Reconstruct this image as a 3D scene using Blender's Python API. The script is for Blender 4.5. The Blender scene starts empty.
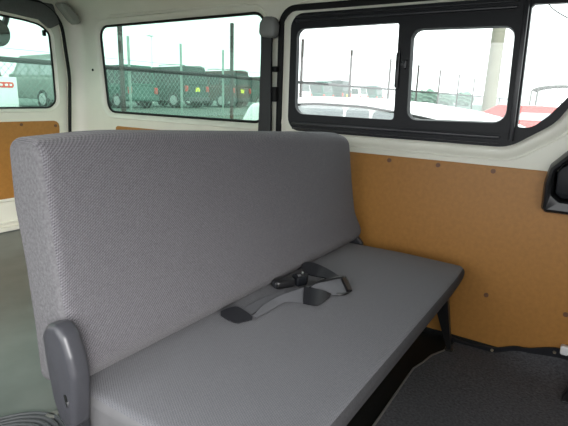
import bpy, bmesh, math, random
from mathutils import Vector, Matrix
random.seed(7)
G = 1.47            # eye height above the ground; shapes below are written relative to the eye, then lifted
C = bpy.context.scene.collection
S = bpy.context.scene

# ------------------------------------------------------------------ materials
def nodes_of(name):
    m = bpy.data.materials.new(name); m.use_nodes = True
    nt = m.node_tree
    return m, nt, nt.nodes['Principled BSDF']

def flat(name, col, rough=0.5, metal=0.0, noise=0.0, scale=40.0, bump=0.0, spec=0.5):
    m, nt, b = nodes_of(name)
    b.inputs['Roughness'].default_value = rough
    b.inputs['Metallic'].default_value = metal
    b.inputs['Specular IOR Level'].default_value = spec
    b.inputs['Base Color'].default_value = (*col, 1)
    if noise or bump:
        tc = nt.nodes.new('ShaderNodeTexCoord')
        n = nt.nodes.new('ShaderNodeTexNoise'); n.inputs['Scale'].default_value = scale; n.inputs['Detail'].default_value = 6
        nt.links.new(tc.outputs['Object'], n.inputs['Vector'])
        if noise:
            r = nt.nodes.new('ShaderNodeMapRange')
            r.inputs['From Min'].default_value = 0.25; r.inputs['From Max'].default_value = 0.75
            r.inputs['To Min'].default_value = 1 - noise; r.inputs['To Max'].default_value = 1 + noise
            nt.links.new(n.outputs['Fac'], r.inputs['Value'])
            mx = nt.nodes.new('ShaderNodeVectorMath'); mx.operation = 'SCALE'
            mx.inputs[0].default_value = col
            nt.links.new(r.outputs['Result'], mx.inputs['Scale'])
            nt.links.new(mx.outputs['Vector'], b.inputs['Base Color'])
        if bump:
            bp = nt.nodes.new('ShaderNodeBump'); bp.inputs['Strength'].default_value = bump; bp.inputs['Distance'].default_value = 0.004
            nt.links.new(n.outputs['Fac'], bp.inputs['Height']); nt.links.new(bp.outputs['Normal'], b.inputs['Normal'])
    return m

def knit(name, dark, light, kx, kz, ax='z', amount=1.0, bump=0.5):
    """woven cloth: little raised stitches set in diagonal rows"""
    m, nt, b = nodes_of(name)
    b.inputs['Roughness'].default_value = 0.85
    b.inputs['Specular IOR Level'].default_value = 0.25
    b.inputs['Sheen Weight'].default_value = 0.15
    N, L = nt.nodes, nt.links
    tc = N.new('ShaderNodeTexCoord'); sp = N.new('ShaderNodeSeparateXYZ')
    L.new(tc.outputs['Object'], sp.inputs[0])
    def mth(op, a, b_=None):
        n = N.new('ShaderNodeMath'); n.operation = op
        for i, v in enumerate((a, b_)):
            if v is None: continue
            if hasattr(v, 'links'): L.new(v, n.inputs[i])
            else: n.inputs[i].default_value = v
        return n.outputs[0]
    u = mth('MULTIPLY', sp.outputs['X'], kx)
    w = mth('MULTIPLY', sp.outputs['Z' if ax == 'z' else 'Y'], kz)
    s1 = mth('SINE', mth('SUBTRACT', u, w)); s2 = mth('SINE', mth('ADD', mth('MULTIPLY', u, 1.15), mth('MULTIPLY', w, 0.8)))
    h = mth('ADD', mth('MULTIPLY', s1, 0.5), mth('MULTIPLY', mth('MULTIPLY', s1, s2), 0.5))
    no = N.new('ShaderNodeTexNoise'); no.inputs['Scale'].default_value = 260; no.inputs['Detail'].default_value = 3
    L.new(tc.outputs['Object'], no.inputs['Vector'])
    no.inputs['Roughness'].default_value = 0.6
    h2 = mth('ADD', mth('MULTIPLY', h, amount), mth('MULTIPLY', mth('SUBTRACT', no.outputs['Fac'], 0.5), 1.6))
    f = mth('ADD', mth('MULTIPLY', h2, 0.5), 0.5)
    cr = N.new('ShaderNodeMix'); cr.data_type = 'RGBA'
    cr.inputs['A'].default_value = (*dark, 1); cr.inputs['B'].default_value = (*light, 1)
    L.new(f, cr.inputs['Factor']); L.new(cr.outputs['Result'], b.inputs['Base Color'])
    bp = N.new('ShaderNodeBump'); bp.inputs['Strength'].default_value = bump; bp.inputs['Distance'].default_value = 0.002
    L.new(h2, bp.inputs['Height']); L.new(bp.outputs['Normal'], b.inputs['Normal'])
    return m

def glass(name, tint=(0.92, 0.96, 0.94), veil=0.1, spec=0.06):
    m = bpy.data.materials.new(name); m.use_nodes = True
    nt = m.node_tree; N, L = nt.nodes, nt.links
    N.clear()
    out = N.new('ShaderNodeOutputMaterial')
    tr = N.new('ShaderNodeBsdfTransparent'); tr.inputs[0].default_value = (*tint, 1)
    gl = N.new('ShaderNodeBsdfGlossy'); gl.inputs['Roughness'].default_value = 0.02
    tl = N.new('ShaderNodeBsdfTranslucent'); tl.inputs[0].default_value = (0.9, 0.92, 0.9, 1)  # thin milky layer imitates a glare veil over the view outside
    m1 = N.new('ShaderNodeMixShader'); m1.inputs[0].default_value = spec
    m2 = N.new('ShaderNodeMixShader'); m2.inputs[0].default_value = veil
    L.new(tr.outputs[0], m1.inputs[1]); L.new(gl.outputs[0], m1.inputs[2])
    L.new(m1.outputs[0], m2.inputs[1]); L.new(tl.outputs[0], m2.inputs[2])
    L.new(m2.outputs[0], out.inputs[0])
    return m

M = {}
M['paint'] = flat('interior_paint', (0.80, 0.795, 0.69), 0.36, noise=0.04, scale=6)
M['headliner'] = flat('grey_headliner', (0.12, 0.125, 0.12), 0.8, noise=0.1, scale=120)
M['board'] = flat('hardboard', (0.395, 0.182, 0.041), 0.45, noise=0.09, scale=70)
M['screw'] = flat('dark_screw', (0.17, 0.085, 0.05), 0.5, 0.3)
M['brass'] = flat('bright_screw', (0.6, 0.5, 0.36), 0.35, 0.8)
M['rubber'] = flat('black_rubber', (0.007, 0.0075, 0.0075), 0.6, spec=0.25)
M['black'] = flat('black_plastic', (0.007, 0.008, 0.0105), 0.45, noise=0.1, scale=90, spec=0.25)
M['blackgloss'] = flat('black_moulded', (0.012, 0.012, 0.013), 0.35)
M['satin'] = flat('satin_black', (0.02, 0.021, 0.025), 0.35)
M['knit'] = knit('knit_fabric', (0.048, 0.046, 0.052), (0.178, 0.173, 0.187), 900, 1240)
M['seatknit'] = knit('seat_fabric', (0.092, 0.095, 0.104), (0.176, 0.178, 0.193), 1300, 800, ax='y', amount=0.8, bump=0.25)
M['seatshade'] = flat('shaded_seat_cloth', (0.05, 0.05, 0.054), 0.85, noise=0.2, scale=220)
M['side'] = flat('side_fabric', (0.105, 0.103, 0.109), 0.9, noise=0.3, scale=170, bump=0.4)
M['vinyl'] = flat('grey_vinyl', (0.13, 0.13, 0.135), 0.55, noise=0.05, scale=60)
M['plate'] = flat('grey_plastic', (0.045, 0.046, 0.053), 0.36, noise=0.06, scale=200)
M['pad'] = flat('pale_grey_pad', (0.32, 0.33, 0.29), 0.7)
M['cover'] = flat('mid_grey_plastic', (0.2, 0.205, 0.2), 0.45)
M['floor'] = flat('floor_vinyl', (0.12, 0.13, 0.118), 0.32, noise=0.22, scale=7, bump=0.15)
M['carpet'] = flat('charcoal_carpet', (0.095, 0.095, 0.103), 0.95, noise=0.35, scale=130, bump=0.8, spec=0.1)
M['binding'] = flat('mat_binding', (0.17, 0.16, 0.15), 0.8)
M['webbing'] = flat('grey_webbing', (0.125, 0.127, 0.137), 0.6, noise=0.08, scale=300)
M['webdark'] = flat('black_webbing', (0.013, 0.0135, 0.017), 0.5)
M['steel'] = flat('steel', (0.5, 0.5, 0.5), 0.3, 1.0)
M['white'] = flat('white_plastic', (0.8, 0.8, 0.8), 0.4)
M['ribbed'] = flat('ribbed_rubber', (0.06, 0.065, 0.068), 0.5)
M['glass'] = glass('window_glass', (0.52, 0.64, 0.585), 0.008)
M['glass2'] = glass('clear_glass', (0.80, 0.83, 0.82), 0.008)
M['tarmac'] = flat('tarmac', (0.15, 0.155, 0.15), 0.9, noise=0.15, scale=3)
M['terrace'] = flat('mossy_tarmac', (0.085, 0.13, 0.11), 0.9, noise=0.2, scale=2)
M['rust'] = flat('brown_post', (0.035, 0.029, 0.026), 0.7, noise=0.2, scale=20)
M['rail'] = flat('grey_rail', (0.018, 0.02, 0.02), 0.6)
M['palepost'] = flat('galvanised_post', (0.24, 0.33, 0.29), 0.5)
M['mesh'] = flat('green_wire', (0.15, 0.21, 0.185), 0.5)
M['concrete'] = flat('concrete', (0.19, 0.19, 0.145), 0.9, noise=0.08, scale=3)
M['cable'] = flat('cable', (0.04, 0.04, 0.04), 0.7)
M['carwhite'] = flat('white_car_paint', (0.85, 0.85, 0.85), 0.25)
M['carred'] = flat('red_car_paint', (0.42, 0.062, 0.055), 0.35, spec=0.3)
M['cargreen'] = flat('green_car_paint', (0.012, 0.038, 0.03), 0.35, spec=0.2)
M['carteal'] = flat('teal_car_paint', (0.02, 0.085, 0.065), 0.35, spec=0.2)
M['carbrown'] = flat('brown_car_paint', (0.06, 0.032, 0.028), 0.35, spec=0.2)
M['carsilver'] = flat('silver_car_paint', (0.22, 0.25, 0.23), 0.35, 0.1, spec=0.2)
M['carglass'] = flat('car_glass', (0.015, 0.035, 0.03), 0.08, spec=0.4)
M['paleglass'] = flat('pale_car_glass', (0.32, 0.34, 0.36), 0.08, spec=0.9)
M['tyre'] = flat('tyre', (0.02, 0.02, 0.02), 0.8)
M['hub'] = flat('alloy', (0.6, 0.62, 0.62), 0.35, 0.6)
M['lampred'] = flat('tail_lamp', (0.5, 0.03, 0.02), 0.3)
M['yellow'] = flat('yellow_tag', (0.85, 0.85, 0.05), 0.5)
M['signwhite'] = flat('white_sign', (0.8, 0.82, 0.82), 0.5)
M['signred'] = flat('red_sign', (0.75, 0.05, 0.04), 0.5)
M['leaf'] = flat('leaf', (0.1, 0.2, 0.14), 0.7, noise=0.5, scale=6)
M['bark'] = flat('bark', (0.12, 0.1, 0.08), 0.9)
M['frame'] = flat('pale_frame', (0.13, 0.135, 0.12), 0.6)
M['mirror'] = flat('mirror_glass', (0.1, 0.085, 0.075), 0.3, 0.3)

# ------------------------------------------------------------------ objects
def finish(bm, angle=0.6):
    bmesh.ops.recalc_face_normals(bm, faces=bm.faces)
    for f in bm.faces: f.smooth = True
    for e in bm.edges:
        e.smooth = not (len(e.link_faces) == 2 and e.calc_face_angle(0) > angle)

def obj(name, bm, mat, parent=None, local=False, angle=0.6, fin=True):
    if fin: finish(bm, angle)
    me = bpy.data.meshes.new(name); bm.to_mesh(me); bm.free()
    for m in (mat if isinstance(mat, (list, tuple)) else [mat]): me.materials.append(m)
    o = bpy.data.objects.new(name, me); C.objects.link(o)
    if not local:
        base = Vector((0, 0, 0))
        p = parent
        while p is not None: base += p.location; p = p.parent
        me.transform(Matrix.Translation(Vector((0, 0, G)) - base))
    if parent is not None: o.parent = parent
    return o

def thing(name, label, cat, loc, group=None, rz=0.0):
    o = bpy.data.objects.new(name, None); C.objects.link(o)
    o.location = (loc[0], loc[1], loc[2] + G); o.rotation_euler = (0, 0, rz)
    o['label'] = label; o['category'] = cat
    if group: o['group'] = group
    o.empty_display_size = 0.1
    return o

def tag(o, label, cat, group=None, kind=None):
    o['label'] = label; o['category'] = cat
    if group: o['group'] = group
    if kind: o['kind'] = kind
    return o

def struct(name, bm, mat, label, cat, parent=None, angle=0.6):
    o = obj(name, bm, mat, parent, angle=angle)
    o['kind'] = 'structure'; o['label'] = label; o['category'] = cat
    return o

def copy_tree(o, parent=None):
    c = o.copy(); C.objects.link(c)
    if parent is not None: c.parent = parent
    for ch in list(o.children): copy_tree(ch, c)
    return c

# ------------------------------------------------------------------ shapes
def area2(p): return sum(p[i][0]*p[(i+1) % len(p)][1]-p[(i+1) % len(p)][0]*p[i][1] for i in range(len(p)))

def rpoly(pts, rad, seg=5):
    """polygon with rounded corners; always counter-clockwise; rad is a number or one per corner"""
    if not isinstance(rad, (list, tuple)): rad = [rad]*len(pts)
    pr = list(zip(pts, rad))
    if area2(pts) < 0: pr.reverse()
    out = []
    n = len(pr)
    for i in range(n):
        p = Vector(pr[i][0]); a = Vector(pr[i-1][0]); b = Vector(pr[(i+1) % n][0]); r = pr[i][1]
        da = (a-p); db = (b-p); la, lb = da.length, db.length; da.normalize(); db.normalize()
        th = da.angle(db)
        if r <= 0 or th > 3.1: out.append((p.x, p.y)); continue
        t = min(r/math.tan(th/2), la*0.48, lb*0.48); r = t*math.tan(th/2)
        bis = (da+db).normalized(); c = p+bis*(r/math.sin(th/2))
        s = p+da*t; e = p+db*t
        a0 = math.atan2(s.y-c.y, s.x-c.x); a1 = math.atan2(e.y-c.y, e.x-c.x)
        d = (a1-a0+math.pi) % (2*math.pi)-math.pi
        for k in range(seg+1):
            an = a0+d*k/seg; out.append((c.x+r*math.cos(an), c.y+r*math.sin(an)))
    return out

def offset(p, d):
    """move every corner of a CCW polygon inwards by d"""
    out = []; n = len(p)
    for i in range(n):
        a = Vector(p[i-1]); b = Vector(p[i]); c = Vector(p[(i+1) % n])
        e1 = (b-a); e2 = (c-b)
        if e1.length < 1e-9: e1 = e2.copy()
        if e2.length < 1e-9: e2 = e1.copy()
        e1.normalize(); e2.normalize()
        n1 = Vector((-e1.y, e1.x)); n2 = Vector((-e2.y, e2.x)); m = n1+n2
        if m.length < 1e-6: m = n1.copy()
        m.normalize(); k = max(0.5, m.dot(n1))
        q = b+m*(d/k); out.append((q.x, q.y))
    return out

def place(axis, a, u, v):
    return (a, u, v) if axis == 'x' else ((u, a, v) if axis == 'y' else (u, v, a))

def prism(bm, prof, axis, a0, a1, r=0.0, seg=4, mid=0, both=True):
    """polygon swept along an axis with rounded ends"""
    if area2(prof) < 0: prof = prof[::-1]
    st = []
    if r > 0:
        for k in range(seg+1):
            t = k/seg*math.pi/2
            st.append((a0+r*(1-math.sin(t)) if False else a0+r*(1-math.cos(t)), r*(1-math.sin(t))))
    else: st.append((a0, 0))
    for k in range(1, mid+1): st.append((a0+r+(a1-a0-2*r)*k/(mid+1), 0))
    if r > 0 and both:
        for k in range(seg, -1, -1):
            t = k/seg*math.pi/2
            st.append((a1-r*(1-math.cos(t)), r*(1-math.sin(t))))
    else: st.append((a1, 0))
    rings = []
    for a, d in st:
        q = offset(prof, d) if d > 1e-9 else prof
        rings.append([bm.verts.new(place(axis, a, u, v)) for u, v in q])
    n = len(prof); new = []
    for i in range(len(rings)-1):
        for j in range(n):
            new.append(bm.faces.new((rings[i][j], rings[i][(j+1) % n], rings[i+1][(j+1) % n], rings[i+1][j])))
    new.append(bm.faces.new(rings[0])); new.append(bm.faces.new(rings[-1]))
    return rings

def box(bm, x0, x1, y0, y1, z0, z1, r=0.0):
    if r: return prism(bm, rpoly([(y0, z0), (y1, z0), (y1, z1), (y0, z1)], r, 3), 'x', x0, x1, r, 3)
    return prism(bm, [(y0, z0), (y1, z0), (y1, z1), (y0, z1)], 'x', x0, x1)

def frames(path, closed):
    n = len(path); P = [Vector(p) for p in path]; T = []
    for i in range(n):
        a = P[i-1] if (closed or i) else P[i]
        b = P[(i+1) % n] if (closed or i < n-1) else P[i]
        T.append((b-a).normalized())
    ref = Vector((0, 0, 1)) if abs(T[0].z) < 0.9 else Vector((1, 0, 0))
    N = [(ref-T[0]*ref.dot(T[0])).normalized()]
    for i in range(1, n):
        v = N[-1]-T[i]*N[-1].dot(T[i]); N.append(v.normalized())
    return P, T, N

def tube(bm, path, r, sides=8, closed=False, r2=None):
    P, T, N = frames(path, closed); n = len(P); rings = []
    for i in range(n):
        B = T[i].cross(N[i]); rr = r if r2 is None else r+(r2-r)*i/(n-1)
        rings.append([bm.verts.new(P[i]+(N[i]*math.cos(2*math.pi*k/sides)+B*math.sin(2*math.pi*k/sides))*rr) for k in range(sides)])
    for i in range(n if closed else n-1):
        a, b = rings[i], rings[(i+1) % n]
        for k in range(sides): bm.faces.new((a[k], a[(k+1) % sides], b[(k+1) % sides], b[k]))
    if not closed: bm.faces.new(rings[0]); bm.faces.new(rings[-1])

def strip(bm, left, right, th):
    """a band given by its two edges, th thick"""
    L_ = [Vector(p) for p in left]; R_ = [Vector(p) for p in right]; rings = []
    n = len(L_)
    for i in range(n):
        t = (L_[min(i+1, n-1)]+R_[min(i+1, n-1)]-L_[max(i-1, 0)]-R_[max(i-1, 0)])
        nn = t.cross(R_[i]-L_[i])
        nn = nn.normalized()*th/2 if nn.length > 1e-9 else Vector((0, 0, th/2))
        rings.append([bm.verts.new(q) for q in (L_[i]+nn, R_[i]+nn, R_[i]-nn, L_[i]-nn)])
    for i in range(n-1):
        for k in range(4): bm.faces.new((rings[i][k], rings[i][(k+1) % 4], rings[i+1][(k+1) % 4], rings[i+1][k]))
    bm.faces.new(rings[0]); bm.faces.new(rings[-1])

def holed(bm, outer, holes, axis, a0, a1):
    """flat plate with openings, swept from a0 to a1"""
    def side(a):
        es = []; loops = []
        for lp in [outer]+holes:
            vs = [bm.verts.new(place(axis, a, u, v)) for u, v in lp]; loops.append(vs)
            es += [bm.edges.new((vs[i], vs[(i+1) % len(vs)])) for i in range(len(vs))]
        bmesh.ops.triangle_fill(bm, use_beauty=True, use_dissolve=False, edges=es)
        return loops
    A = side(a0); B = side(a1)
    for la, lb in zip(A, B):
        for i in range(len(la)):
            j = (i+1) % len(la); bm.faces.new((la[i], la[j], lb[j], lb[i]))

def loft(bm, loops, cap=False):
    rings = [[bm.verts.new(p) for p in lp] for lp in loops]; n = len(rings[0])
    for i in range(len(rings)-1):
        for j in range(n): bm.faces.new((rings[i][j], rings[i][(j+1) % n], rings[i+1][(j+1) % n], rings[i+1][j]))
    if cap: bm.faces.new(rings[0]); bm.faces.new(rings[-1])

def on(axis, a, prof): return [place(axis, a, u, v) for u, v in prof]
B = bmesh.new
def smooth_path(pts, n=6):
    P = [Vector(p) for p in pts]; out = []
    for i in range(len(P)-1):
        p0 = P[max(i-1, 0)]; p1 = P[i]; p2 = P[i+1]; p3 = P[min(i+2, len(P)-1)]
        for k in range(n):
            t = k/n
            out.append(0.5*((2*p1)+(p2-p0)*t+(2*p0-5*p1+4*p2-p3)*t*t+(3*p1-p0-3*p2+p3)*t**3))
    out.append(P[-1]); return out

def pan(bm, x, y, z, nx, r=0.008, h=0.004, axis='x'):
    """screw head on a wall"""
    pr = [(r*math.cos(a), r*math.sin(a)) for a in [k*math.pi/5 for k in range(10)]]
    if axis == 'x': prism(bm, [(y+u, z+v) for u, v in pr], 'x', x, x-h, 0)
    else: prism(bm, [(x+u, z+v) for u, v in pr], 'y', y, y-h, 0)

# ================================================================== THE VAN: setting
FZ, CZ = -0.875, -0.75        # foot-well floor and load floor
XR, XL, YR = 1.70, -0.16, 2.50
# right wall with two openings
quarter = rpoly([(1.215, -0.125), (2.275, -0.125), (2.312, 0.325), (1.22, 0.333)], [0.05, 0.06, 0.055, 0.055])
q_out = offset(quarter, -0.032)
slide = rpoly([(0.22, -0.143), (0.10, -0.06), (0.03, 0.06), (-0.01, 0.312), (1.070, 0.310), (1.070, -0.143)], [0.12, 0.12, 0.2, 0.06, 0.055, 0.055], 7)
s_out = offset(slide, 0.006)
bm = B()
holed(bm, [(-1.0, FZ-0.02), (YR, FZ-0.02), (YR, 0.365), (-1.0, 0.365)], [q_out, s_out], 'x', XR, XR+0.012)
# stepped flange round each opening
loft(bm, [on('x', XR, q_out), on('x', XR-0.005, offset(quarter, -0.027)), on('x', XR-0.003, offset(quarter, -0.020)), on('x', XR+0.010, offset(quarter, -0.004)), on('x', XR+0.018, quarter)])
rise = [(-0.003, 0.0), (0.0035, 0.006), (0.0055, 0.014), (0.0055, 0.024), (0.003, 0.034), (-0.001, 0.042)]
loft(bm, [on('x', XR-h, offset(slide, -d)) for h, d in rise])
# curved roof rail
cv = [(XR, 0.365), (XR-0.008, 0.385), (XR-0.03, 0.41), (XR-0.06, 0.428), (XR-0.10, 0.44), (XR-0.10, 0.46), (XR+0.012, 0.46), (XR+0.012, 0.365)]
prism(bm, cv, 'y', -1.0, YR)
# pressed swage above the rear quarter window
tube(bm, [(XR-0.001, 2.21, 0.366), (XR-0.006, 2.19, 0.368), (XR-0.006, 1.32, 0.362), (XR-0.001, 1.30, 0.36)], 0.006, 6)
struct('wall_right', bm, M['paint'], 'pale painted metal side wall of the van with two window openings', 'wall')

# swage ring pressed into the side door around the sliding window
ring = offset(slide, -0.047)
bm = B(); tube(bm, on('x', XR+0.0, ring), 0.0035, 6, True)
struct('trim_1', bm, M['paint'], 'raised painted bead pressed around the sliding window', 'trim')

# rear wall: the frame around the tailgate opening
arch = rpoly([(0.09, FZ), (1.600, FZ), (1.612, -0.23), (1.636, 0.06), (1.605, 0.425), (0.12, 0.425)], [0.02, 0.05, 0.6, 0.6, 0.15, 0.15], 8)
bm = B()
holed(bm, [(XL, FZ-0.02), (XR, FZ-0.02), (XR, 0.47), (XL, 0.47)], [arch], 'y', YR, YR+0.03)
# rounded corner post between rear and side
cr = [(XR, YR-0.075)]
for k in range(9):
    a = math.pi/2*k/8
    cr.append((XR-0.075+0.075*math.cos(a), YR-0.075+0.075*math.sin(a)))
cr += [(XR-0.075, YR), (XR, YR)]
prism(bm, cr, 'z', FZ, 0.46)
struct('wall_rear', bm, M['paint'], 'pale painted frame and corner post around the tailgate opening', 'wall')

# tailgate
gate = offset(arch, 0.004)
win3 = rpoly([(0.26, -0.112), (1.558, -0.112), (1.558, 0.10), (1.552, 0.28), (1.505, 0.318), (1.42, 0.33), (1.28, 0.338), (0.5, 0.338), (0.30, 0.32)], [0.06, 0.06, 0, 0.045, 0.12, 0.2, 0.3, 0.3, 0.05])
w3o = offset(win3, -0.022)
bm = B()
g2 = [(u, v if v > CZ-0.01 else CZ+0.006) for u, v in gate]
holed(bm, g2, [w3o], 'y', YR+0.012, YR+0.05)
loft(bm, [on('y', YR+0.012, w3o), on('y', YR+0.008, offset(win3, -0.018)), on('y', YR+0.016, offset(win3, -0.004)), on('y', YR+0.024, win3)])
# pressed ledges under the board
box(bm, 0.14, 1.6, YR-0.004, YR+0.02, -0.745, -0.722, 0.004)
box(bm, 0.14, 1.6, YR-0.002, YR+0.02, -0.704, -0.694, 0.003)
box(bm, 0.14, 1.6, YR+0.0, YR+0.02, -0.588, -0.572, 0.004)
door = struct('door_1', bm, M['paint'], 'pale painted tailgate closing the rear of the van', 'tailgate')
# dark padded header inside the top of the tailgate
bm = B()
hp = rpoly([(0.16, 0.425), (0.2, 0.348), (0.5, 0.35), (1.30, 0.352), (1.49, 0.338), (1.545, 0.30), (1.60, 0.33), (1.57, 0.425)], 0.012, 3)
prism(bm, hp, 'y', YR-0.012, YR+0.02, 0.008)
obj('header_pad', bm, M['headliner'], door)
bm = B(); tube(bm, on('y', YR-0.004, arch), 0.009, 8, True)
sl = obj('weather_seal', bm, M['rubber'], door)

# seal of the side door opening
bm = B()
so = rpoly([(-0.8, -0.86), (1.126, -0.86), (1.126, 0.334), (-0.8, 0.334)], 0.065, 7)
loft(bm, [on('x', XR-0.001, offset(so, 0.013)), on('x', XR-0.009, offset(so, 0.011)), on('x', XR-0.012, so), on('x', XR-0.009, offset(so, -0.011)), on('x', XR-0.001, offset(so, -0.013))])
struct('trim_2', bm, M['rubber'], 'thick black rubber seal around the side door opening', 'seal')

# ceiling
bm = B()
prism(bm, rpoly([(XL, -1.0), (XR-0.075, -1.0), (XR-0.075, 2.22), (XR-0.13, 2.335), (XR-0.3, 2.37), (XL, 2.37)], [0, 0, 0.05, 0.05, 0.05, 0], 4), 'z', 0.442, 0.475, 0.006, 2)
box(bm, XL, XR, 2.3, YR+0.03, 0.46, 0.48)
struct('ceiling', bm, M['headliner'], 'dark grey roof lining of the van', 'ceiling')

# floor: foot well, riser, load floor
bm = B()
box(bm, XL, XR+0.01, 0.84, YR+0.03, FZ-0.03, CZ)
fl = struct('floor', bm, M['floor'], 'worn grey green vinyl floor of the load space behind the seat', 'floor')
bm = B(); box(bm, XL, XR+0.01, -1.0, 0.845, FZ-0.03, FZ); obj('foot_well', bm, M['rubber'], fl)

# unseen dark panel, added to block light from the front
bm = B(); box(bm, XL-0.02, XR+0.01, -1.03, -1.0, FZ-0.03, 0.475)
struct('front_blocker', bm, M['headliner'], 'unseen dark panel added ahead of the seat to block light', 'wall')
# unseen left wall; its wide opening is added to let light onto the seat
bm = B()
holed(bm, [(-1.0, FZ-0.03), (YR, FZ-0.03), (YR, 0.46), (-1.0, 0.46)],
      [rpoly([(-0.92, -0.45), (0.98, -0.45), (0.98, 0.38), (-0.92, 0.38)], 0.06), rpoly([(1.22, -0.124), (2.263, -0.124), (2.257, 0.313), (1.22, 0.322)], 0.05)], 'x', XL-0.02, XL)
struct('wall_left', bm, M['paint'], 'pale painted side wall with a wide opening added to light the seat', 'wall')

# ---------------- windows
w1 = bpy.data.objects.new('window_1', None); C.objects.link(w1); w1.location = (XR+0.018, 1.73, -0.124+G)
tag(w1, 'long rear quarter window with thin black gasket', 'window', kind='structure')
bm = B(); prism(bm, quarter, 'x', XR+0.017, XR+0.021); obj('pane', bm, M['glass'], w1)
bm = B(); tube(bm, on('x', XR+0.015, offset(quarter, 0.003)), 0.0065, 8, True); obj('gasket', bm, M['rubber'], w1)

w2 = bpy.data.objects.new('window_2', None); C.objects.link(w2); w2.location = (XR, 0.5, -0.143+G)
tag(w2, 'black framed sliding window in the side door', 'window', kind='structure')
pA = rpoly([(0.614, -0.0765), (1.037, -0.074), (1.041, 0.253), (0.624, 0.256)], [0.012, 0.04, 0.03, 0.01], 5)
pB = rpoly([(0.237, -0.067), (0.561, -0.073), (0.573, 0.232), (0.247, 0.228)], [0.04, 0.035, 0.035, 0.035], 5)
pB2 = offset(pB, -0.012)
pC = rpoly([(0.203, -0.077), (0.162, -0.077), (0.118, -0.035), (0.070, 0.03), (0.03, 0.284), (0.213, 0.288)], [0.006, 0.05, 0.1, 0.1, 0.03, 0.012], 5)
bm = B()
holed(bm, slide, [pA, pB2, pC], 'x', XR-0.02, XR+0.002)
obj('window_frame', bm, M['black'], w2)
bm = B()   # sliding sash, proud of the frame
sash = rpoly([(0.220, -0.098), (0.592, -0.104), (0.604, 0.268), (0.231, 0.264)], 0.012, 3)
holed(bm, sash, [pB], 'x', XR-0.034, XR-0.016)
loft(bm, [on('x', XR-0.034, pB), on('x', XR-0.018, offset(pB, 0.004)), on('x', XR-0.010, offset(pB, 0.004))])
o = obj('sliding_sash', bm, M['black'], w2)
bm = B(); prism(bm, offset(pB, -0.002), 'x', XR-0.018, XR-0.014); obj('pane', bm, M['glass2'], o)
bm = B(); box(bm, XR-0.039, XR-0.03, 0.578, 0.590, 0.10, 0.13, 0.003); box(bm, XR-0.037, XR-0.03, 0.586, 0.600, 0.110, 0.122, 0.002)
obj('latch', bm, M['satin'], o)
bm = B(); prism(bm, offset(pA, -0.004), 'x', XR+0.001, XR+0.005); obj('pane', bm, M['glass2'], w2)
bm = B(); prism(bm, offset(pC, -0.004), 'x', XR+0.001, XR+0.005); obj('pane', bm, M['glass2'], w2)
bm = B()   # bar between sash and front pane
prism(bm, [(0.208, -0.12), (0.222, -0.12), (0.232, 0.30), (0.218, 0.30)], 'x', XR-0.04, XR-0.015, 0.003, 2)
obj('division_bar', bm, M['satin'], w2)
for z0, z1, dx in ((-0.118, -0.108, 0.032), (-0.136, -0.130, 0.028), (0.278, 0.286, 0.030), (0.296, 0.301, 0.028)):
    bm = B(); box(bm, XR-dx, XR-0.018, 0.25, 1.045, z0, z1, 0.002)
    obj('slide_track', bm, M['satin'], w2)
bm = B(); prism(bm, rpoly([(0.606, 0.03), (0.620, 0.04), (0.622, 0.15), (0.614, 0.165), (0.608, 0.165)], 0.004, 2), 'x', XR-0.03, XR-0.016, 0.003, 2)
obj('finger_grip', bm, M['satin'], w2)

w3 = bpy.data.objects.new('window_3', None); C.objects.link(w3); w3.location = (0.9, YR+0.045, -0.11+G)
tag(w3, 'wide rear window in the tailgate', 'window', kind='structure')
bm = B(); prism(bm, win3, 'y', YR+0.023, YR+0.027); obj('pane', bm, M['glass'], w3)
bm = B(); tube(bm, on('y', YR+0.021, offset(win3, 0.002)), 0.005, 8, True); obj('gasket', bm, M['rubber'], w3)
bm = B(); box(bm, 1.518, 1.534, YR+0.016, YR+0.034, 0.262, 0.292, 0.004); obj('stop_bumper', bm, M['rubber'], w3)

# small hole plug in the corner post and leaf shaped grey pad by the tailgate
bm = B(); pan(bm, XR, 2.373, 0.099, -1, 0.007, 0.003)
tag(obj('hole_plug', bm, M['rubber']), 'small black round plug in the pale post beside the rear quarter window', 'plug')
bm = B()
gp = rpoly([(1.60, 0.425), (1.635, 0.43), (1.70, 0.385), (1.722, 0.345), (1.70, 0.33), (1.67, 0.35)], 0.012, 4)
prism(bm, [(u-0.045, v) for u, v in gp], 'y', YR-0.088, YR-0.03, 0.006, 3)
tag(obj('corner_pad', bm, M['pad']), 'grey leaf shaped pad at the top of the rear corner post', 'pad')

# ---------------- boards
def board(label, prof, axis, a0, a1, screws, loc, grp):
    t = thing('hardboard_panel', label, 'panel', loc, grp)
    bm = B(); prism(bm, prof, axis, a0, a1, 0.001, 1); obj('board', bm, M['board'], t)
    for (u, v) in screws:
        bm = B()
        if axis == 'x': pan(bm, min(a0, a1), u, v, -1)
        else: pan(bm, u, min(a0, a1), v, -1, axis='y')
        obj('screw', bm, M['screw'], t)
board('long tan hardboard panel on the side door below the sliding window',
      rpoly([(0.97, -0.87), (-0.75, -0.87), (-0.75, -0.209), (0.97, -0.209)], 0.02, 3), 'x', XR-0.006, XR-0.0005,
      [(0.621, -0.226), (0.44, -0.225), (0.257, -0.226), (0.223, -0.664), (-0.022, -0.667)], (XR-0.004, 0.1, -0.87), 'hardboard lining panels')
board('tan hardboard panel under the rear quarter window, mostly hidden behind the seat',
      rpoly([(1.2, -0.74), (2.2, -0.74), (2.2, -0.195), (1.2, -0.195)], 0.02, 3), 'x', XR-0.006, XR-0.0005,
      [(1.35, -0.225), (1.75, -0.225), (2.15, -0.225)], (XR-0.004, 1.7, -0.74), 'hardboard lining panels')
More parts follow.
